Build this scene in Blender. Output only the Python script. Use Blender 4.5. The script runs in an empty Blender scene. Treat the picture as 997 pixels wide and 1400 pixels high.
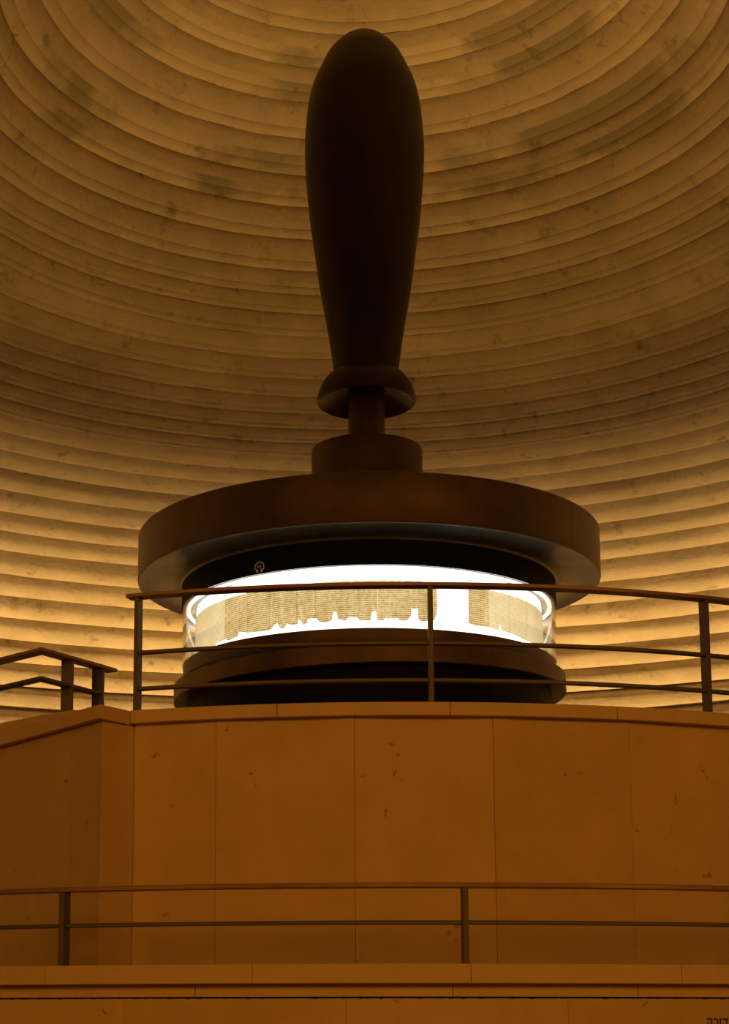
import bpy, bmesh, math, random
from mathutils import Vector, Matrix, noise
random.seed(4)
S = bpy.context.scene
COL = S.collection
rad = math.radians

# ------------------------------------------------------------------ camera
F_PX, PX, PY = 2400.0, 382.0, 1019.9          # focal length and principal point of the 997 x 1400 frame
cam_d = bpy.data.cameras.new('camera')
cam = bpy.data.objects.new('camera', cam_d)
COL.objects.link(cam)
cam.location = (0.0, -10.5, 1.6)
cam.rotation_euler = (rad(99.0), 0.0, rad(2.968))
cam_d.sensor_fit = 'VERTICAL'
cam_d.sensor_height = 36.0
cam_d.sensor_width = 36.0
cam_d.lens = F_PX / 1400.0 * 36.0
cam_d.shift_x = (498.5 - PX) / 1400.0
cam_d.shift_y = (PY - 700.0) / 1400.0
cam_d.clip_end = 200
S.camera = cam

# ------------------------------------------------------------------ world, exposure
w = bpy.data.worlds.new('dim_hall')
w.use_nodes = True
w.node_tree.nodes['Background'].inputs[0].default_value = (1.0, 0.50, 0.12, 1)
w.node_tree.nodes['Background'].inputs[1].default_value = 0.012
S.world = w
S.view_settings.view_transform = 'Standard'
S.view_settings.look = 'None'
S.view_settings.exposure = 0.0
S.view_settings.gamma = 1.0

# ------------------------------------------------------------------ lamps
WARM = (1.0, 0.60, 0.20)
def area(name, loc, target, size, power, colr, size_y=None, spread=None):
    l = bpy.data.lights.new(name, 'AREA')
    l.energy = power
    l.color = colr
    l.shape = 'RECTANGLE' if size_y else 'DISK'
    l.size = size
    if size_y: l.size_y = size_y
    if spread: l.spread = spread
    o = bpy.data.objects.new(name, l)
    COL.objects.link(o)
    o.location = loc
    o.rotation_euler = (Vector(target) - Vector(loc)).to_track_quat('-Z', 'Y').to_euler()
    return o
# floor uplights in the trough along the foot of the dome
for k in range(13):
    a = rad(180 - 108 + 18 * k)
    sx, cy = math.sin(a), -math.cos(a)
    area('uplight', (6.95 * sx, 6.95 * cy, 1.75), (6.85 * sx, 6.85 * cy, 6.0), 0.5, 30, WARM, 0.12, rad(72))
# unseen floods behind the viewer, added to light the parapets from the front
for fx, fp in ((-6.0, 112), (0.6, 105), (7.0, 145)):
    area('front_fill', (fx, -12.5, 4.6), (0, -3.0, 2.2), 2.4, fp, (1.0, 0.45, 0.07))
# unseen spots around the case, added to brighten the upper dome
for k in range(8):
    a = rad(22.5 + 45 * k)
    sx, cy = math.sin(a), -math.cos(a)
    area('dome_fill', (2.8 * sx, 2.8 * cy, 2.62), (1.5 * sx, 1.5 * cy, 8.8), 0.3, 5.5, (1.0, 0.53, 0.13), None, rad(52))

# ------------------------------------------------------------------ materials
def mat(name, base, rough=0.6, metal=0.0, var=0.0, scale=6.0, bump=0.0, bscale=60.0, dark=None, spec=0.5, detail=6):
    m = bpy.data.materials.new(name)
    m.use_nodes = True
    nt = m.node_tree
    b = nt.nodes['Principled BSDF']
    b.inputs['Roughness'].default_value = rough
    b.inputs['Metallic'].default_value = metal
    b.inputs['Specular IOR Level'].default_value = spec
    b.inputs['Base Color'].default_value = (*base, 1)
    if var or bump:
        tc = nt.nodes.new('ShaderNodeTexCoord')
    if var:
        n = nt.nodes.new('ShaderNodeTexNoise')
        n.inputs['Scale'].default_value = scale
        n.inputs['Detail'].default_value = detail
        n.inputs['Roughness'].default_value = 0.65
        nt.links.new(tc.outputs['Object'], n.inputs['Vector'])
        r = nt.nodes.new('ShaderNodeValToRGB')
        d = dark or tuple(c * (1 - var) for c in base)
        r.color_ramp.elements[0].position = 0.32
        r.color_ramp.elements[0].color = (*d, 1)
        r.color_ramp.elements[1].position = 0.68
        r.color_ramp.elements[1].color = (*base, 1)
        nt.links.new(n.outputs['Fac'], r.inputs['Fac'])
        nt.links.new(r.outputs['Color'], b.inputs['Base Color'])
    if bump:
        n2 = nt.nodes.new('ShaderNodeTexNoise')
        n2.inputs['Scale'].default_value = bscale
        n2.inputs['Detail'].default_value = 5
        nt.links.new(tc.outputs['Object'], n2.inputs['Vector'])
        bp = nt.nodes.new('ShaderNodeBump')
        bp.inputs['Strength'].default_value = bump
        bp.inputs['Distance'].default_value = 0.01
        nt.links.new(n2.outputs['Fac'], bp.inputs['Height'])
        nt.links.new(bp.outputs['Normal'], b.inputs['Normal'])
    return m

M = {}
M['concrete'] = mat('dome_concrete', (.56, .47, .33), .9, 0, .22, 3.0, .8, 24, spec=.15)
M['stain'] = mat('stained_concrete', (.50, .41, .29), .9, 0, .0, 1.2, .5, 26, spec=.15)
M['stone'] = mat('limestone', (.62, .38, .14), .75, 0, .12, 4.0, .18, 40, spec=.2)
M['stone_b'] = mat('limestone_darker', (.59, .36, .13), .75, 0, .14, 4.0, .18, 40, spec=.2)
M['coping'] = mat('limestone_coping', (.64, .40, .16), .7, 0, .10, 6.0, .15, 50, spec=.2)
M['bronze'] = mat('aged_bronze', (.118, .057, .021), .46, .45, .5, 3.2, .04, 20)
M['handle'] = mat('dark_bronze', (.035, .018, .009), .42, .35, .4, 2.0, .03, 20)
M['black'] = mat('black_lacquer', (.005, .004, .003), .55, 0, .3, 8, 0, spec=.08)
M['soffit'] = mat('polished_dark_bronze', (.25, .255, .235), .31, .5, .4, 5, .02, 9)
M['rail'] = mat('painted_steel_rail', (.105, .068, .040), .5, .25, .2, 12, 0)
M['hand'] = mat('brown_handrail', (.26, .115, .045), .4, .2, .25, 14, 0)
M['floor'] = mat('stone_floor', (.33, .25, .16), .6, 0, .2, 3, .05, 30)
M['shadow'] = mat('joint_backing', (.30, .18, .07), .9)
M['ink'] = mat('black_lettering', (.02, .008, .006), .6)
M['icon'] = mat('pale_print', (.88, .92, 1.0), .6)
M['ledge'] = mat('grey_inner_ledge', (.42, .40, .37), .5)

def tune_stain():
    # damp, darker patches of irregular outline on the narrow bands of the upper rings
    nt = M['stain'].node_tree
    b = nt.nodes['Principled BSDF']
    tc = nt.nodes.new('ShaderNodeTexCoord')
    n = nt.nodes.new('ShaderNodeTexNoise')
    n.inputs['Scale'].default_value = 1.15
    n.inputs['Detail'].default_value = 7
    n.inputs['Roughness'].default_value = .55
    nt.links.new(tc.outputs['Object'], n.inputs['Vector'])
    r = nt.nodes.new('ShaderNodeValToRGB')
    r.color_ramp.elements[0].position = .47
    r.color_ramp.elements[0].color = (.56, .47, .33, 1)
    r.color_ramp.elements[1].position = .60
    r.color_ramp.elements[1].color = (.30, .26, .17, 1)
    nt.links.new(n.outputs['Fac'], r.inputs['Fac'])
    nt.links.new(r.outputs['Color'], b.inputs['Base Color'])
tune_stain()

def stone_scratches(m):
    # small fossil marks and scratches in the stone
    nt = m.node_tree
    b = nt.nodes['Principled BSDF']
    src = b.inputs['Base Color'].links[0].from_socket
    tc = nt.nodes.new('ShaderNodeTexCoord')
    v = nt.nodes.new('ShaderNodeTexVoronoi')
    v.inputs['Scale'].default_value = 7
    mp = nt.nodes.new('ShaderNodeMapping')
    mp.inputs['Scale'].default_value = (1.0, 1.0, 1.0)
    n = nt.nodes.new('ShaderNodeTexNoise')
    n.inputs['Scale'].default_value = 9
    n.inputs['Detail'].default_value = 4
    mixv = nt.nodes.new('ShaderNodeMix')
    mixv.data_type = 'VECTOR'
    mixv.inputs[0].default_value = .25
    nt.links.new(tc.outputs['Object'], mixv.inputs[4])
    nt.links.new(n.outputs['Color'], mixv.inputs[5])
    nt.links.new(tc.outputs['Object'], n.inputs['Vector'])
    nt.links.new(mixv.outputs[1], v.inputs['Vector'])
    r = nt.nodes.new('ShaderNodeValToRGB')
    r.color_ramp.elements[0].position = .05
    r.color_ramp.elements[0].color = (.62, .52, .45, 1)
    r.color_ramp.elements[1].position = .10
    r.color_ramp.elements[1].color = (1, 1, 1, 1)
    nt.links.new(v.outputs['Distance'], r.inputs['Fac'])
    mx = nt.nodes.new('ShaderNodeMix')
    mx.data_type = 'RGBA'
    mx.blend_type = 'MULTIPLY'
    mx.inputs[0].default_value = 1
    nt.links.new(src, mx.inputs[6])
    nt.links.new(r.outputs['Color'], mx.inputs[7])
    nt.links.new(mx.outputs[2], b.inputs['Base Color'])
def pits(m, sc):
    # pock marks and dark flecks of rough cast concrete
    nt = m.node_tree
    b = nt.nodes['Principled BSDF']
    src = b.inputs['Base Color'].links[0].from_socket
    tc = nt.nodes.new('ShaderNodeTexCoord')
    n = nt.nodes.new('ShaderNodeTexNoise')
    n.inputs['Scale'].default_value = sc
    n.inputs['Detail'].default_value = 8
    n.inputs['Roughness'].default_value = .7
    nt.links.new(tc.outputs['Object'], n.inputs['Vector'])
    r = nt.nodes.new('ShaderNodeValToRGB')
    r.color_ramp.elements[0].position = .30
    r.color_ramp.elements[0].color = (.45, .42, .38, 1)
    r.color_ramp.elements[1].position = .42
    r.color_ramp.elements[1].color = (1, 1, 1, 1)
    nt.links.new(n.outputs['Fac'], r.inputs['Fac'])
    mx = nt.nodes.new('ShaderNodeMix')
    mx.data_type = 'RGBA'
    mx.blend_type = 'MULTIPLY'
    mx.inputs[0].default_value = .8
    nt.links.new(src, mx.inputs[6])
    nt.links.new(r.outputs['Color'], mx.inputs[7])
    nt.links.new(mx.outputs[2], b.inputs['Base Color'])
pits(M['concrete'], 5.5)
pits(M['stain'], 5.5)
stone_scratches(M['stone'])
stone_scratches(M['stone_b'])

def emis(name, colr, s):
    m = bpy.data.materials.new(name)
    m.use_nodes = True
    b = m.node_tree.nodes['Principled BSDF']
    b.inputs['Base Color'].default_value = (.8, .8, .78, 1)
    b.inputs['Emission Color'].default_value = (*colr, 1)
    b.inputs['Emission Strength'].default_value = s
    return m
M['panel'] = emis('backlit_panel', (1.0, .955, .89), 2.0)
M['strip'] = emis('light_strip', (1.0, .96, .90), 2.2)

def glass_mat():
    m = bpy.data.materials.new('clear_glass')
    m.use_nodes = True
    nt = m.node_tree
    nt.nodes.remove(nt.nodes['Principled BSDF'])
    out = nt.nodes['Material Output']
    t = nt.nodes.new('ShaderNodeBsdfTransparent')
    t.inputs[0].default_value = (.97, .99, .97, 1)
    g = nt.nodes.new('ShaderNodeBsdfGlossy')
    g.inputs['Roughness'].default_value = .02
    lw = nt.nodes.new('ShaderNodeLayerWeight')
    pw = nt.nodes.new('ShaderNodeMath')
    pw.operation = 'POWER'
    pw.inputs[1].default_value = 3.2
    fr = nt.nodes.new('ShaderNodeMath')
    fr.operation = 'MULTIPLY_ADD'
    fr.inputs[1].default_value = .9
    fr.inputs[2].default_value = .035
    nt.links.new(lw.outputs['Facing'], pw.inputs[0])
    nt.links.new(pw.outputs[0], fr.inputs[0])
    mx = nt.nodes.new('ShaderNodeMixShader')
    nt.links.new(fr.outputs[0], mx.inputs[0])
    nt.links.new(t.outputs[0], mx.inputs[1])
    nt.links.new(g.outputs[0], mx.inputs[2])
    nt.links.new(mx.outputs[0], out.inputs[0])
    return m
M['glass'] = glass_mat()

def parchment_mat(name, light, darkc, amount):
    m = bpy.data.materials.new(name)
    m.use_nodes = True
    nt = m.node_tree
    nt.nodes.remove(nt.nodes['Principled BSDF'])
    out = nt.nodes['Material Output']
    tc = nt.nodes.new('ShaderNodeTexCoord')
    # lines of script: thin horizontal waves broken up by fine noise
    mp = nt.nodes.new('ShaderNodeMapping')
    mp.inputs['Scale'].default_value = (1, 1, 1)
    wv = nt.nodes.new('ShaderNodeTexWave')
    wv.bands_direction = 'Z'
    wv.inputs['Scale'].default_value = 27
    wv.inputs['Distortion'].default_value = 2.5
    wv.inputs['Detail'].default_value = 2
    nt.links.new(tc.outputs['Object'], wv.inputs['Vector'])
    n1 = nt.nodes.new('ShaderNodeTexNoise')
    n1.inputs['Scale'].default_value = 55
    n1.inputs['Detail'].default_value = 3
    nt.links.new(tc.outputs['Object'], n1.inputs['Vector'])
    mp.inputs['Scale'].default_value = (34, 34, 2.5)
    n3 = nt.nodes.new('ShaderNodeTexNoise')
    n3.inputs['Scale'].default_value = 1.0
    n3.inputs['Detail'].default_value = 3
    nt.links.new(tc.outputs['Object'], mp.inputs['Vector'])
    nt.links.new(mp.outputs['Vector'], n3.inputs['Vector'])
    mul = nt.nodes.new('ShaderNodeMath')
    mul.operation = 'MULTIPLY'
    nt.links.new(wv.outputs['Fac'], mul.inputs[0])
    nt.links.new(n1.outputs['Fac'], mul.inputs[1])
    n2 = nt.nodes.new('ShaderNodeTexNoise')
    n2.inputs['Scale'].default_value = 7
    n2.inputs['Detail'].default_value = 6
    n2.inputs['Roughness'].default_value = .65
    nt.links.new(tc.outputs['Object'], n2.inputs['Vector'])
    add = nt.nodes.new('ShaderNodeMath')
    add.operation = 'MULTIPLY_ADD'
    add.inputs[1].default_value = .8
    avg = nt.nodes.new('ShaderNodeMath')
    avg.operation = 'MULTIPLY_ADD'
    avg.inputs[1].default_value = .45
    half = nt.nodes.new('ShaderNodeMath')
    half.operation = 'MULTIPLY'
    half.inputs[1].default_value = .55
    nt.links.new(n2.outputs['Fac'], half.inputs[0])
    nt.links.new(n3.outputs['Fac'], avg.inputs[0])
    nt.links.new(half.outputs[0], avg.inputs[2])
    nt.links.new(avg.outputs[0], add.inputs[0])
    nt.links.new(mul.outputs[0], add.inputs[2])
    r = nt.nodes.new('ShaderNodeValToRGB')
    r.color_ramp.elements[0].position = .46
    r.color_ramp.elements[0].color = (*light, 1)
    r.color_ramp.elements[1].position = .92
    r.color_ramp.elements[1].color = (*darkc, 1)
    nt.links.new(add.outputs[0], r.inputs['Fac'])
    tr = nt.nodes.new('ShaderNodeBsdfTranslucent')
    df = nt.nodes.new('ShaderNodeBsdfDiffuse')
    mx = nt.nodes.new('ShaderNodeMixShader')
    mx.inputs[0].default_value = amount
    nt.links.new(r.outputs['Color'], tr.inputs[0])
    nt.links.new(r.outputs['Color'], df.inputs[0])
    nt.links.new(df.outputs[0], mx.inputs[1])
    nt.links.new(tr.outputs[0], mx.inputs[2])
    nt.links.new(mx.outputs[0], out.inputs[0])
    return m
M['parch'] = parchment_mat('parchment', (.79, .71, .53), (.47, .36, .18), .86)
M['parch_light'] = parchment_mat('pale_parchment', (.81, .75, .61), (.64, .56, .40), .86)

# ------------------------------------------------------------------ helpers
def link(o, parent=None):
    COL.objects.link(o)
    if parent: o.parent = parent
    return o

def obj(name, verts, faces, m, parent=None, smooth=False, angle=35):
    me = bpy.data.meshes.new(name)
    me.from_pydata(verts, [], faces)
    mats = m if isinstance(m, (list, tuple)) else [m]
    for q in mats: me.materials.append(q)
    bm = bmesh.new()
    bm.from_mesh(me)
    bmesh.ops.recalc_face_normals(bm, faces=bm.faces)
    bm.to_mesh(me)
    bm.free()
    if smooth:
        for p in me.polygons: p.use_smooth = True
        me.set_sharp_from_angle(angle=rad(angle))
    return link(bpy.data.objects.new(name, me), parent)

def empty(name, loc=(0, 0, 0)):
    o = bpy.data.objects.new(name, None)
    o.empty_display_size = .2
    o.location = loc
    return link(o)

def tag(o, label=None, cat=None, group=None, kind=None):
    if label: o['label'] = label
    if cat: o['category'] = cat
    if group: o['group'] = group
    if kind: o['kind'] = kind
    return o

def pol(R, a, z):                # a in degrees: 0 towards the viewer, + to the right
    a = rad(a)
    return (R * math.sin(a), -R * math.cos(a), z)

def revolve(name, prof, m, parent=None, n=128, a0=0, a1=360, closed_profile=False, smooth=True, angle=35):
    full = abs(a1 - a0) >= 360
    cols = n if full else n + 1
    k = len(prof)
    v, f = [], []
    for i in range(cols):
        a = a0 + (a1 - a0) * i / n
        for R, z in prof: v.append(pol(R, a, z))
    for i in range(n):
        j = (i + 1) % cols
        for q in range(k if closed_profile else k - 1):
            p = (q + 1) % k
            f.append((i * k + q, j * k + q, j * k + p, i * k + p))
    if not full and closed_profile:
        f.append(tuple(range(k)))
        f.append(tuple((cols - 1) * k + q for q in range(k)))
    return obj(name, v, f, m, parent, smooth, angle)

def arcbox(name, r0, r1, a0, a1, z0, z1, m, parent=None, n=10, bev=.002):
    b = bev
    prof = [(r0, z0), (r1 - b, z0), (r1, z0 + b), (r1, z1 - b), (r1 - b, z1), (r0, z1)]
    return revolve(name, prof, m, parent, n, a0, a1, True, True, 30)

def prism(name, foot, z0, z1, m, parent=None, bev=.0):
    n = len(foot)
    v = [(x, y, z0) for x, y in foot] + [(x, y, z1) for x, y in foot]
    f = [tuple(range(n)), tuple(range(n, 2 * n))] + [(i, (i + 1) % n, n + (i + 1) % n, n + i) for i in range(n)]
    o = obj(name, v, f, m, parent)
    if bev:
        md = o.modifiers.new('bevel', 'BEVEL')
        md.width = bev
        md.segments = 1
    return o

def sweep(name, pts, wd, z0, z1, m, parent=None, m_smooth=True):
    """flat bar following a level path"""
    v, f = [], []
    P = [Vector(p) for p in pts]
    n = len(P)
    for i, p in enumerate(P):
        d0 = (P[i] - P[i - 1]).normalized() if i else None
        d1 = (P[i + 1] - P[i]).normalized() if i < n - 1 else None
        if d0 is None: t = d1; s = 1
        elif d1 is None: t = d0; s = 1
        else:
            t = (d0 + d1).normalized()
            s = 1 / max(.35, t.dot(d0))
        nrm = Vector((-t.y, t.x)) * (wd / 2 * s)
        b = min(.0025, (z1 - z0) * .2)
        a, c = p + nrm, p - nrm
        ai, ci = p + nrm * (1 - 2 * b / wd), p - nrm * (1 - 2 * b / wd)
        v += [(ai.x, ai.y, z0), (a.x, a.y, z0 + b), (a.x, a.y, z1 - b), (ai.x, ai.y, z1),
              (ci.x, ci.y, z1), (c.x, c.y, z1 - b), (c.x, c.y, z0 + b), (ci.x, ci.y, z0)]
    for i in range(n - 1):
        for q in range(8):
            r = (q + 1) % 8
            f.append((i * 8 + q, (i + 1) * 8 + q, (i + 1) * 8 + r, i * 8 + r))
    f.append(tuple(range(8)))
    f.append(tuple((n - 1) * 8 + q for q in range(8)))
    return obj(name, v, f, m, parent, m_smooth, 30)

def flatbar(name, x, y, ang, depth, thick, z0, z1, m, parent=None):
    """upright flat bar; its depth lies along the compass direction ang"""
    a = rad(ang)
    u = Vector((math.sin(a), -math.cos(a)))
    s = Vector((math.cos(a), math.sin(a)))
    b = .0015
    c = []
    for du, ds in ((-1, -1), (1, -1), (1, 1), (-1, 1)):
        p = Vector((x, y)) + u * (depth / 2 * du) + s * (thick / 2 * ds)
        c.append((p.x, p.y))
    return prism(name, c, z0, z1, m, parent, b)

def catmull(pts, sub=6):
    out = []
    n = len(pts)
    for i in range(n - 1):
        p0, p1, p2, p3 = pts[max(i - 1, 0)], pts[i], pts[i + 1], pts[min(i + 2, n - 1)]
        for k in range(sub):
            t = k / sub
            out.append(tuple(.5 * (2 * p1[q] + (p2[q] - p0[q]) * t + (2 * p0[q] - 5 * p1[q] + 4 * p2[q] - p3[q]) * t * t
                             + (3 * p1[q] - p0[q] - 3 * p2[q] + p3[q]) * t ** 3) for q in range(2)))
    out.append(tuple(pts[-1]))
    return out

# ------------------------------------------------------------------ the dome: a stack of ribbed concrete rings
RINGS = [(1.1, 9.188), (1.287, 9.02), (1.5, 8.819), (1.72, 8.667), (1.926, 8.498), (2.136, 8.319), (2.35, 8.127), (2.487, 7.933),
         (2.628, 7.73), (2.766, 7.528), (2.868, 7.375), (2.951, 7.249), (3.05, 7.097), (3.236, 6.98), (3.404, 6.871), (3.55, 6.773),
         (3.69, 6.677), (3.818, 6.586), (3.934, 6.503), (4.05, 6.418), (4.26, 6.361), (4.481, 6.298), (4.713, 6.228), (4.978, 6.144),
         (5.279, 6.057), (5.56, 5.98), (5.855, 5.894), (6.2, 5.787), (6.494, 5.645), (6.778, 5.501), (7.011, 5.326), (7.158, 5.12),
         (7.302, 4.91), (7.35, 4.69), (7.38, 4.47), (7.40, 4.25), (7.41, 4.03), (7.42, 3.81), (7.42, 3.59), (7.42, 3.37), (7.42, 1.6)]
dome = tag(empty('wall_back', (0, 0, 2.55)), 'ribbed concrete dome of stacked rings rising behind the display case', None, None, 'structure')
PROF_UP = [(0.0, 0.0), (.05, .50), (.16, .84), (.30, .97), (.325, .84), (.355, 1.0), (.58, 1.0), (.80, .86), (.93, .52), (1.0, .06)]
PROF_LO = [(0.0, 0.0), (.03, .40), (.12, .72), (.28, .92), (.45, 1.0), (.60, 1.0), (.70, .93), (.78, .78), (.90, .40), (1.0, .03)]
def ring(i):
    (Rt, zt), (Rb, zb) = RINGS[i], RINGS[i + 1]
    d = Vector((Rt - Rb, zt - zb))
    L = d.length
    nrm = Vector((d.y, -d.x)).normalized()
    if nrm.x > 0: nrm = -nrm                       # towards the axis / downwards
    depth = L * (.10 if i < 9 else .09 if i < 12 else .075 if i < 20 else .12 if i < 22 else .22 if i < 24 else .30 if i < 26 else .36) if i < 39 else .01
    a0, a1 = (0, 360) if zb > 4.5 else (70, 290)
    n = 220 if a1 - a0 == 360 else 150
    PROF = PROF_UP if i < 19 else PROF_LO
    k = len(PROF)
    v, f, mi = [], [], []
    cols = n if a1 - a0 == 360 else n + 1
    for c in range(cols):
        a = a0 + (a1 - a0) * c / n
        ar = rad(a)
        for t, h in PROF:
            e = noise.noise(Vector((math.sin(ar) * 9, math.cos(ar) * 9, i * 3.7 + t * 1.3)))
            e2 = noise.noise(Vector((math.sin(ar) * 55, math.cos(ar) * 55, i * 3.7 + t * 4)))
            hh = depth * h * (1 + .16 * e) + .004 * e2 * (1 if 0 < t < 1 else .3)
            R = Rb + d.x * t + nrm.x * hh
            z = zb + d.y * t + nrm.y * hh + .004 * e
            v.append(pol(R, a, z - 2.55))
    for c in range(n):
        j = (c + 1) % cols
        for q in range(k - 1):
            f.append((c * k + q, j * k + q, j * k + q + 1, c * k + q + 1))
            mi.append(1 if (q < 6 and i in (2, 3, 5, 6)) else 0)
    o = obj('concrete_ring', v, f, [M['concrete'], M['stain']], dome, True, 38)
    o.data.polygons.foreach_set('material_index', mi)
    return o
for i in range(len(RINGS) - 1): ring(i)
# row of small dark formwork holes along one groove at the left
hv, hf = [], []
for q in range(15):
    a = 180 + 34 - q * 1.05 + random.uniform(-.12, .12)
    c = Vector(pol(6.165, a, 5.772 - 2.55))
    r = random.uniform(.010, .017)
    b = len(hv)
    hv += [tuple(c + Vector(d) * r) for d in ((1, 0, 0), (-1, 0, 0), (0, 1, 0), (0, -1, 0), (0, 0, 1), (0, 0, -1))]
    hf += [(b + i0, b + i1, b + i2) for i0, i1, i2 in ((0, 2, 4), (2, 1, 4), (1, 3, 4), (3, 0, 4), (2, 0, 5), (1, 2, 5), (3, 1, 5), (0, 3, 5))]
tag(obj('formwork_hole', hv, hf, M['shadow'], dome, True), kind='stuff')
revolve('crown_cap', [(1.12, 6.62), (.7, 6.95), (.3, 7.05), (.01, 7.06)], M['concrete'], dome, 64)

# ------------------------------------------------------------------ floors
v = [(-14, -16, 0), (14, -16, 0), (14, 9, 0), (-14, 9, 0), (-14, -16, -.1), (14, -16, -.1), (14, 9, -.1), (-14, 9, -.1)]
tag(obj('floor', v, [(0, 1, 2, 3), (4, 5, 6, 7), (0, 1, 5, 4), (1, 2, 6, 5), (2, 3, 7, 6), (3, 0, 4, 7)], M['floor']), 'stone floor of the lower hall', None, None, 'structure')
up = revolve('floor', [(.02, 1.5), (3.0, 1.5), (3.0, 2.55), (.02, 2.55)], M['floor'], None, 96, 0, 360, True)
tag(up, 'raised round stone floor under the display case', None, None, 'structure')
tr = revolve('floor', [(3.0, 1.5), (7.45, 1.5), (7.45, 1.6), (3.0, 1.6)], M['floor'], None, 80, 92, 268, True)
tag(tr, 'sunken stone floor running round to the foot of the dome', None, None, 'structure')
wk = revolve('floor', [(3.46, 1.30), (4.05, 1.30), (4.05, 1.40), (3.46, 1.40)], M['floor'], None, 60, -60, 60, True)
tag(wk, 'narrow stone walkway between the two parapets', None, None, 'structure')

# ------------------------------------------------------------------ upper parapet
wu = tag(empty('wall_parapet', (0, -3.4, 1.40)), 'curved upper limestone parapet of tall panels under a thin coping', None, None, 'structure')
def into(o, p):                       # keep world placement when hung under a moved empty
    o.matrix_parent_inverse = Matrix.Translation(p.location).inverted()
    return o
RW = 3.462
edges = [-16.38, -10.45, -1.0, 8.36, 18.02, 27.4, 36.8, 46.2, 55.6]
for i in range(len(edges) - 1):
    a0, a1 = edges[i] + .006, edges[i + 1] - .006
    r = RW + (.003 if i % 2 else 0)
    p = [pol(r, a0, 0)[:2], pol(r, a1, 0)[:2], pol(r - .09, a1, 0)[:2], pol(r - .09, a0, 0)[:2]]
    into(prism('stone_panel', p, 1.40, 2.835, M['stone_b'] if i in (3, 5) else M['stone'], wu, .0015), wu)
into(revolve('joint_backing', [(3.34, 1.40), (RW - .03, 1.40), (RW - .03, 2.83), (3.34, 2.83)], M['shadow'], wu, 40, -16.3, 55.6, True), wu)
ce = [-16.44, -6.12, 5.4, 16.9, 28.4, 39.9, 51.4]
for i in range(len(ce) - 1):
    into(arcbox('coping_stone', 3.25, 3.5, ce[i] + .025, ce[i + 1] - .025, 2.8335, 2.888, M['coping'], wu, 10), wu)

# ------------------------------------------------------------------ left return of the parapet
wl = tag(empty('wall_left', (-1.3, -3.2, 1.40)), 'limestone return wall at the left, folding forward then away', None, None, 'structure')
P0, P1 = Vector((-.992, -3.357)), Vector((-1.094, -3.518))
D2 = Vector((-.632, .775))
N2 = Vector((.775, .632))
P2 = P1 + D2 * 2.9
D1 = (P1 - P0).normalized()
N1 = Vector((-D1.y, D1.x))
if N1.dot(Vector((1, 0))) > 0: pass
def inset(p, q): return p + q
i1 = P1 + (N2 * .036)
# corner of the wall face, set in under the coping
c_in = Vector((-1.090, -3.465))
w0 = Vector((-.962, -3.296))
J = P1 + D2 * .30 + N2 * .036
W2 = P2 + N2 * .036
back = N2 * .10
into(prism('stone_panel', [w0, c_in, c_in + Vector((0, .12)), w0 + Vector((-.03, .09))], 1.40, 2.826, M['stone'], wl, .0015), wl)
into(prism('stone_panel', [c_in, J - D2 * .0015, J + back, c_in + Vector((0, .12))], 1.40, 2.826, M['stone_b'], wl, .0015), wl)
K = J + D2 * .62
into(prism('stone_panel', [J, K, K + back, J + back], 1.40, 2.826, M['stone'], wl, .0015), wl)
into(prism('stone_panel', [K + D2 * .0015, W2, W2 + back, K + D2 * .0015 + back], 1.40, 2.826, M['stone_b'], wl, .0015), wl)
B0, B1 = Vector((-.955, -3.20)), Vector((-1.075, -3.22))
C1 = P1 + D2 * .665
into(prism('coping_stone', [P0, P1, B1, B0], 2.828, 2.886, M['coping'], wl, .002), wl)
into(prism('coping_stone', [P1, C1 - D2 * .001, C1 + N2 * .25, B1], 2.828, 2.886, M['coping'], wl, .002), wl)
into(prism('coping_stone', [C1 + D2 * .001, P2, P2 + N2 * .25, C1 + N2 * .25], 2.828, 2.886, M['coping'], wl, .002), wl)
into(prism('landing_slab', [B0, B1, P2 + N2 * .25, P2 + N2 * 1.5, Vector((-.80, -2.35))], 2.60, 2.878, M['floor'], wl), wl)
# low kerb lying on the coping further back
q0 = Vector((-1.286, -3.337)) + N2 * .055
q1 = P2 + N2 * .075
kv = []
for q, h in ((q0, .026), (q1, .20)):
    g0, g1 = q, q + N2 * .16
    t0, t1 = q + N2 * (h * .35), q + N2 * (.16 - h * .1)
    kv += [(g0.x, g0.y, 2.8785), (t0.x, t0.y, 2.8785 + h), (t1.x, t1.y, 2.8785 + h), (g1.x, g1.y, 2.8785)]
into(obj('kerb_stone', kv, [(0, 1, 2, 3), (4, 5, 6, 7), (0, 4, 5, 1), (1, 5, 6, 2), (2, 6, 7, 3), (3, 7, 4, 0)], M['coping'], wl), wl)

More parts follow.
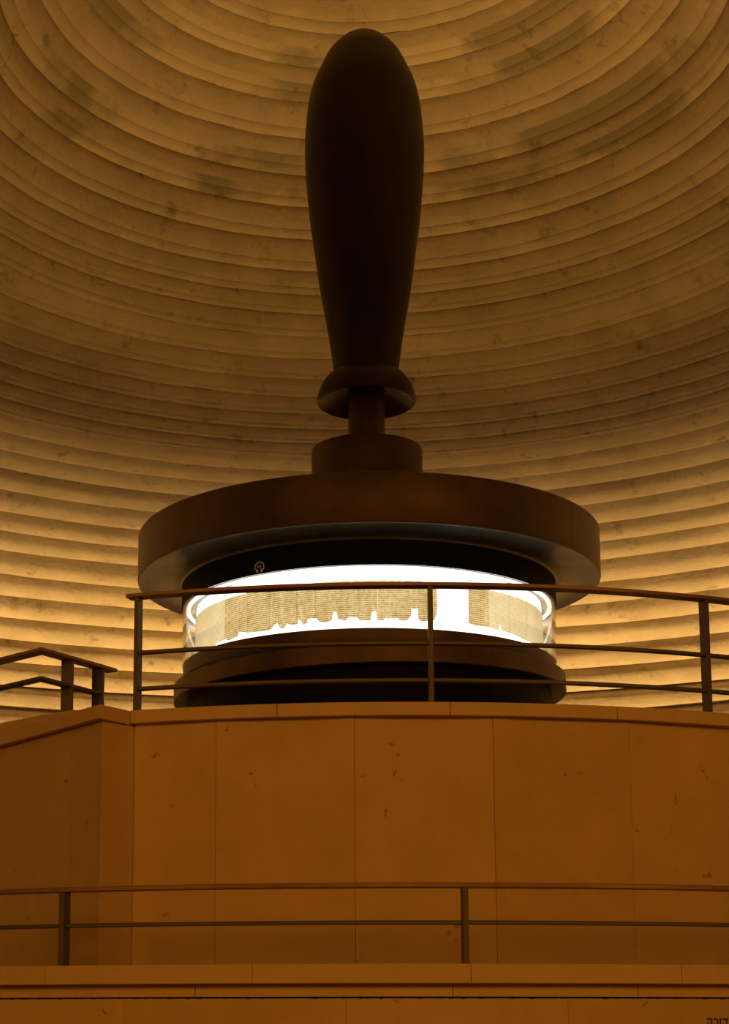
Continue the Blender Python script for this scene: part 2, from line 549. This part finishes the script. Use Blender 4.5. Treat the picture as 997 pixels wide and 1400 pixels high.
# ------------------------------------------------------------------ lower parapet
lo = tag(empty('wall_front', (0, -4.0, 0)), 'curved lower limestone parapet with a proud coping along the bottom of the view', None, None, 'structure')
ce = [-28.7, -17.34, -6.04, 5.05, 16.13, 27.3]
for i in range(5):
    into(arcbox('coping_stone', 3.95, 4.1, ce[i] + .014, ce[i + 1] - .014, 1.7455, 1.8155, M['coping'], lo, 10), lo)
re_ = [-26, -9.2, 4.2, 14.0, 26]
for i in range(4):
    into(arcbox('fascia_stone', 3.97, 4.05, re_[i] + .02, re_[i + 1] - .02, 1.6985, 1.745, M['coping'], lo, 10, .0005), lo)
into(revolve('joint_backing', [(3.95, 0.02), (4.045, 0.02), (4.045, 1.70), (3.95, 1.70)], M['black'], lo, 40, -26, 26, True), lo)
be = [-24.5, -12.90, -1.28, 10.03, 21.4]
for i in range(4):
    a0, a1 = be[i] + .008, be[i + 1] - .008
    n = 90
    v, f = [], []
    for k in range(n + 1):
        a = a0 + (a1 - a0) * k / n
        zt = 1.692 - .005 * max(0, noise.noise(Vector((a * 3.1, i, 0))) + .6 * noise.noise(Vector((a * 9.0, i, 5)))) - .0008 * random.random()
        v += [pol(4.05, a, 0.02), pol(4.088, a, 0.02), pol(4.088, a, zt - .002), pol(4.085, a, zt), pol(4.05, a, zt)]
    for k in range(n):
        for q in range(5):
            p = (q + 1) % 5
            f.append((k * 5 + q, k * 5 + 5 + q, k * 5 + 5 + p, k * 5 + p))
    f += [tuple(range(5)), tuple(n * 5 + q for q in range(5))]
    into(obj('stone_panel', v, f, M['stone_b'] if i % 2 else M['stone'], lo, True, 30), lo)

# lettering on the lower wall: the end of a Hebrew word, cut off by the frame
def letter_boxes(cells, name, R, a_c, z_top, h, m, parent):
    v, f = [], []
    for (x0, x1, y0, y1) in cells:
        b = len(v)
        for R_ in (R, R + .0025):
            for (x, y) in ((x0, y0), (x1, y0), (x1, y1), (x0, y1)):
                v.append(pol(R_, a_c + math.degrees(x * h / R), z_top - y * h))
        f += [(b, b + 1, b + 2, b + 3), (b + 4, b + 5, b + 6, b + 7)] + [(b + q, b + (q + 1) % 4, b + 4 + (q + 1) % 4, b + 4 + q) for q in range(4)]
    return obj(name, v, f, m, parent)
HE = [(0, .62, 0, .17), (.46, .62, .1, 1), (.06, .20, .36, 1)]
RESH = [(0, .40, 0, .17), (.36, .48, .05, .2), (.40, .54, .14, 1)]
VAV = [(.02, .16, 0, 1), (0, .10, 0, .17)]
DALET = [(0, .62, 0, .17), (.38, .54, .1, 1)]
x = 0
cells = []
for g, adv in ((HE, .79), (RESH, .72), (VAV, .36), (DALET, .8)):
    cells += [(x + c[0], x + c[1], c[2], c[3]) for c in g]
    x += adv
into(letter_boxes(cells, 'hebrew_lettering', 4.0875, 17.53, 1.621, .0345, M['ink'], lo), lo)

# ------------------------------------------------------------------ railings
def arc(R, a0, a1, n):
    return [pol(R, a0 + (a1 - a0) * i / n, 0)[:2] for i in range(n + 1)]

def local(o, p):
    return into(o, p)
# upper railing
ur = tag(empty('railing', (0, -3.46, 2.888)), 'long upper railing with brown handrail and two bars, before the lit display case', 'railing')
RU = 3.47
local(sweep('handrail', arc(RU, -16.9, 44, 90), .062, 3.371, 3.387, M['hand'], ur), ur)
local(sweep('lower_bar', arc(RU, -16.1, 44, 90), .030, 3.128, 3.143, M['rail'], ur), ur)
local(sweep('lower_bar', arc(RU, -16.1, 44, 90), .030, 2.974, 2.989, M['rail'], ur), ur)
for a in (-16.15, 4.2, 24.15, 43.5):
    x, y, _ = pol(RU, a, 0)
    local(flatbar('post', x, y, a, .050, .018, 2.8885, 3.371, M['rail'], ur), ur)
# lower railing
lr = tag(empty('railing', (0, -4.03, 1.815)), 'lower railing of one handrail and one bar, along the bottom parapet', 'railing')
RL = 4.06
for a0, a1 in ((-27, 18.2), (18.24, 27)):
    local(sweep('handrail', arc(RL, a0, a1, 60), .055, 2.092, 2.110, M['hand'], lr), lr)
local(sweep('lower_bar', arc(RL, -27, 27, 90), .028, 1.958, 1.973, M['rail'], lr), lr)
for a in (-16.55, 4.85, 26.2):
    x, y, _ = pol(RL, a, 0)
    local(flatbar('post', x, y, a, .060, .021, 1.816, 2.092, M['rail'], lr), lr)
# short stair railing on the left
sr = tag(empty('railing', (-1.40, -2.7, 2.878)), 'short angled stair railing with two wide flat posts, at the left edge', 'railing')
pA, pC, pE = Vector((-1.72, -2.645)), Vector((-1.459, -2.883)), Vector((-1.21, -2.426))
pA2 = pA + (pA - pC) * 2.0
local(sweep('handrail', [pA2, pC, pE], .065, 3.238, 3.254, M['hand'], sr), sr)
pE2 = pC + (pE - pC) * .80
local(sweep('lower_bar', [pA2, pC, pE2], .050, 3.112, 3.126, M['rail'], sr), sr)
for t in (.36, .80):
    p = pC + (pE - pC) * t
    local(flatbar('post', p.x, p.y, 78, .056, .018, 2.879, 3.239, M['rail'], sr), sr)
local(flatbar('post', pA2.x, pA2.y, 78, .056, .018, 2.879, 3.239, M['rail'], sr), sr)

# ------------------------------------------------------------------ display case with the giant handle
case = tag(empty('display_case', (0, 0, 2.55)), 'round glass display case under a bronze canopy crowned by a giant scroll handle', 'display case')
def rv(name, prof, m, n=128, parent=case, a0=0, a1=360, closed=False, angle=35):
    return revolve(name, [(R, z - 2.55) for R, z in prof], m, parent, n, a0, a1, closed, True, angle)
H = [(.001, 7.928), (.07, 7.912), (.143, 7.870), (.225, 7.780), (.283, 7.665), (.331, 7.546), (.362, 7.394), (.380, 7.163), (.375, 6.943),
     (.350, 6.646), (.321, 6.424), (.284, 6.155), (.250, 5.961), (.220, 5.768), (.202, 5.626), (.200, 5.56)]
rv('handle', catmull(H, 5), M['handle'], 72)
CL = [(.19, 5.622), (.215, 5.615), (.25, 5.585), (.285, 5.53), (.305, 5.47), (.310, 5.44), (.303, 5.425), (.285, 5.43), (.22, 5.47), (.15, 5.50), (.10, 5.505)]
rv('collar', catmull(CL, 4), M['handle'], 72)
rv('neck', [(.114, 5.51), (.114, 5.10)], M['bronze'], 48)
rv('pedestal', [(.344, 4.50), (.344, 5.110), (.338, 5.116), (.05, 5.116)], M['bronze'], 96)
rv('canopy_top', [(.05, 4.53), (1.396, 4.53), (1.396, 4.2565), (1.34, 4.26), (1.34, 4.50)], M['shadow'], 160)
seam = [-34.78, 55.2, 145.2, 235.2, 325.22]
for i in range(4):
    a0, a1 = seam[i] + .05, seam[i + 1] - .05
    rv('canopy_plate', [(1.398, 4.256), (1.406, 4.254), (1.408, 4.257), (1.408, 4.529), (1.404, 4.533), (1.398, 4.533)], M['bronze'], 48, case, a0, a1, True)
SO = [(1.404, 4.2545), (1.398, 4.2505), (1.37, 4.2535), (1.33, 4.258), (1.27, 4.260), (1.21, 4.256), (1.17, 4.249), (1.150, 4.243), (1.140, 4.232)]
rv('soffit', catmull(SO, 4), M['soffit'], 160)
rv('inner_drum', [(1.140, 4.234), (1.140, 4.094), (1.137, 4.090), (1.03, 4.090)], M['black'], 160)
g = rv('glass_cylinder', [(1.134, 3.738), (1.134, 4.0895), (1.124, 4.0895), (1.124, 3.738)], M['glass'], 160, case, 0, 360, True)
rv('ceiling_ledge', [(1.052, 4.0885), (1.122, 4.0885)], M['ledge'], 128)
rv('light_strip', [(1.088, 4.080), (1.112, 4.080), (1.112, 4.0875), (1.088, 4.0875)], M['strip'], 128, case, 0, 360, True)
rv('light_panel', [(1.049, 3.736), (1.049, 4.0895)], M['panel'], 160)
rv('base_ring', [(1.03, 3.736), (1.126, 3.736), (1.129, 3.733), (1.129, 3.655), (1.126, 3.650), (1.02, 3.650)], M['bronze'], 160)
dseam = [-29.06, 34.5, 100, 165, 230, 330.94]
tilt = Matrix.Translation((0, 0, 3.592 - 2.55)) @ Matrix.Rotation(rad(-1.2), 4, 'Y')
for i in range(5):
    o = rv('ledge_plate', [(1.02, 2.592), (1.181, 2.592), (1.185, 2.588), (1.185, 2.494), (1.181, 2.490), (1.02, 2.490)], M['bronze'], 40, case, dseam[i] + .04, dseam[i + 1] - .04, True)
    o.matrix_local = tilt
rv('base_drum', [(1.10, 3.60), (1.10, 2.60), (1.115, 2.59), (1.115, 2.551)], M['black'], 128)

# headphone sign printed on the black drum
def on_drum(pts_list, a_c, zc, wd, R, closed=False):
    """ribbons drawn on the drum; points in metres, x to the right, y up"""
    v, f = [], []
    for pts in pts_list:
        P = [Vector(p) for p in pts]
        b = len(v)
        for i, p in enumerate(P):
            t = (P[min(i + 1, len(P) - 1)] - P[max(i - 1, 0)]).normalized()
            nn = Vector((-t.y, t.x)) * wd / 2
            for q in (p + nn, p - nn):
                for r_ in (R, R + .001):
                    v.append(pol(r_, a_c + math.degrees(q.x / R), zc + q.y - 2.55))
        for i in range(len(P) - 1):
            s = b + i * 4
            for (q, r_) in ((0, 1), (1, 3), (3, 2), (2, 0)):
                f.append((s + q, s + r_, s + 4 + r_, s + 4 + q))
        f += [(b, b + 1, b + 3, b + 2), (b + len(P) * 4 - 4, b + len(P) * 4 - 3, b + len(P) * 4 - 1, b + len(P) * 4 - 2)]
    return v, f
u = .0310
band = [[(u * math.cos(rad(t)), .004 + u * math.sin(rad(t))) for t in range(205, -30, -8)]]
AC, ZC = -32.1, 4.121
v, f = on_drum(band, AC, ZC, .0048, 1.1405)
sign = obj('audio_sign', v, f, M['icon'], case)
for xx in (-.016, .016):
    v, f = on_drum([[(xx, -.004), (xx, -.024)]], AC, ZC, .011, 1.1405)
    obj('ear_pad', v, f, M['icon'], sign)
v, f = on_drum([[(-.011, .011), (-.011, -.001)], [(-.006, .011), (.000, .011), (.000, .006), (-.006, -.001), (.001, -.001)], [(.011, .011), (.005, .011), (.005, .006), (.011, .004), (.009, -.001), (.004, -.001)]], AC, ZC + .004, .0022, 1.1405)
obj('sign_digits', v, f, M['icon'], sign)

# ------------------------------------------------------------------ the scroll inside
scroll = tag(empty('parchment_scroll', (0, 0, 3.736)), 'long tan parchment scroll with ragged lower edge, wrapped round the lit panel', 'scroll')
BOT = [(-200, 3.76), (-150, 3.80), (-110, 3.77), (-85, 3.765), (-69, 3.763), (-57.45, 3.766), (-56.21, 3.773), (-55.97, 3.8117), (-55.55, 3.7768), (-53.53, 3.779), (-50.88, 3.7852), (-49.49, 3.7717), (-44.87, 3.7812),
       (-44.49, 3.8039), (-41.15, 3.794), (-41.0, 3.7906), (-38.59, 3.7868), (-33.3, 3.7788), (-32.33, 3.7794), (-30.62, 3.7901), (-30.24, 3.8039),
       (-28.76, 3.8153), (-28.03, 3.7902), (-26.77, 3.7757), (-25.88, 3.7886), (-25.63, 3.8057), (-23.78, 3.7932), (-21.89, 3.7927), (-21.65, 3.8215),
       (-20.71, 3.811), (-20.04, 3.7866), (-18.71, 3.7932), (-18.64, 3.8164), (-17.39, 3.8203), (-15.77, 3.8179), (-14.8, 3.7963), (-12.57, 3.7906),
       (-10.99, 3.8005), (-10.73, 3.8264), (-10.35, 3.8493), (-9.41, 3.8425), (-9.09, 3.8045), (-6.76, 3.7968), (-5.83, 3.8136), (-3.36, 3.8122),
       (-2.45, 3.7944), (0.77, 3.7935), (0.87, 3.8195), (1.1, 3.8397), (2.33, 3.8512), (2.61, 3.7962), (2.92, 3.7962), (4.6, 3.7934), (4.92, 3.805),
       (5.53, 3.808), (5.83, 3.7965), (6.46, 3.8053), (8.62, 3.809), (9.55, 3.7949), (11.74, 3.7961), (12.85, 3.8172), (13.2, 3.8639), (15.11, 3.8656),
       (15.23, 3.8018), (16.51, 3.7943), (18.79, 3.8026), (20.44, 3.8075), (21.2, 3.85), (21.3, 3.90)]
BOT2 = [(32.1, 3.8074), (34.36, 3.8008), (40.16, 3.8032), (44.2, 3.7987), (44.88, 3.8388), (45.74, 3.7992), (51.43, 3.7969), (57.78, 3.7864), (77.14, 3.79), (110, 3.79), (140, 3.80)]
def lerp(tab, a):
    if a <= tab[0][0]: return tab[0][1]
    for (x0, y0), (x1, y1) in zip(tab, tab[1:]):
        if a <= x1: return y0 + (y1 - y0) * (a - x0) / max(1e-6, x1 - x0)
    return tab[-1][1]
def sheet(a0, a1, tab, m):
    step = .14
    n = max(3, int((a1 - a0) / step))
    v, f = [], []
    for i in range(n + 1):
        a = a0 + (a1 - a0) * i / n
        zb = lerp(tab, a) + .0022 * noise.noise(Vector((a * 2.3, 1, 0)))
        zt = 4.020 + .0035 * noise.noise(Vector((a * .9, 7, 0))) + .0015 * noise.noise(Vector((a * 4, 2, 0)))
        for R in (1.0535, 1.0560):
            v += [pol(R, a, zb - 3.736), pol(R, a, zt - 3.736)]
    for i in range(n):
        b = i * 4
        f += [(b, b + 4, b + 5, b + 1), (b + 2, b + 3, b + 7, b + 6), (b, b + 2, b + 6, b + 4), (b + 1, b + 5, b + 7, b + 3)]
    f += [(0, 1, 3, 2), (n * 4, n * 4 + 1, n * 4 + 3, n * 4 + 2)]
    return obj('parchment_sheet', v, f, m, scroll)
s1 = [-170, -140, -110, -84, -68.9, -59.5, -51.2, -43.8, -40.2, -31.5, -28.3, -22.0, -16.1, -9.54, -3.58, 2.87, 8.47, 14.06, 21.3]
for a0, a1 in zip(s1, s1[1:]): sheet(a0 + .02, a1 - .02, BOT, M['parch_light'] if a1 < -50 else M['parch'])
s2 = [32.1, 36.6, 39.9, 49.8, 60.2, 74.1, 95, 120]
for k, (a0, a1) in enumerate(zip(s2, s2[1:])): sheet(a0 + .02, a1 - .02, BOT2, M['parch'] if k < 2 else M['parch_light'])
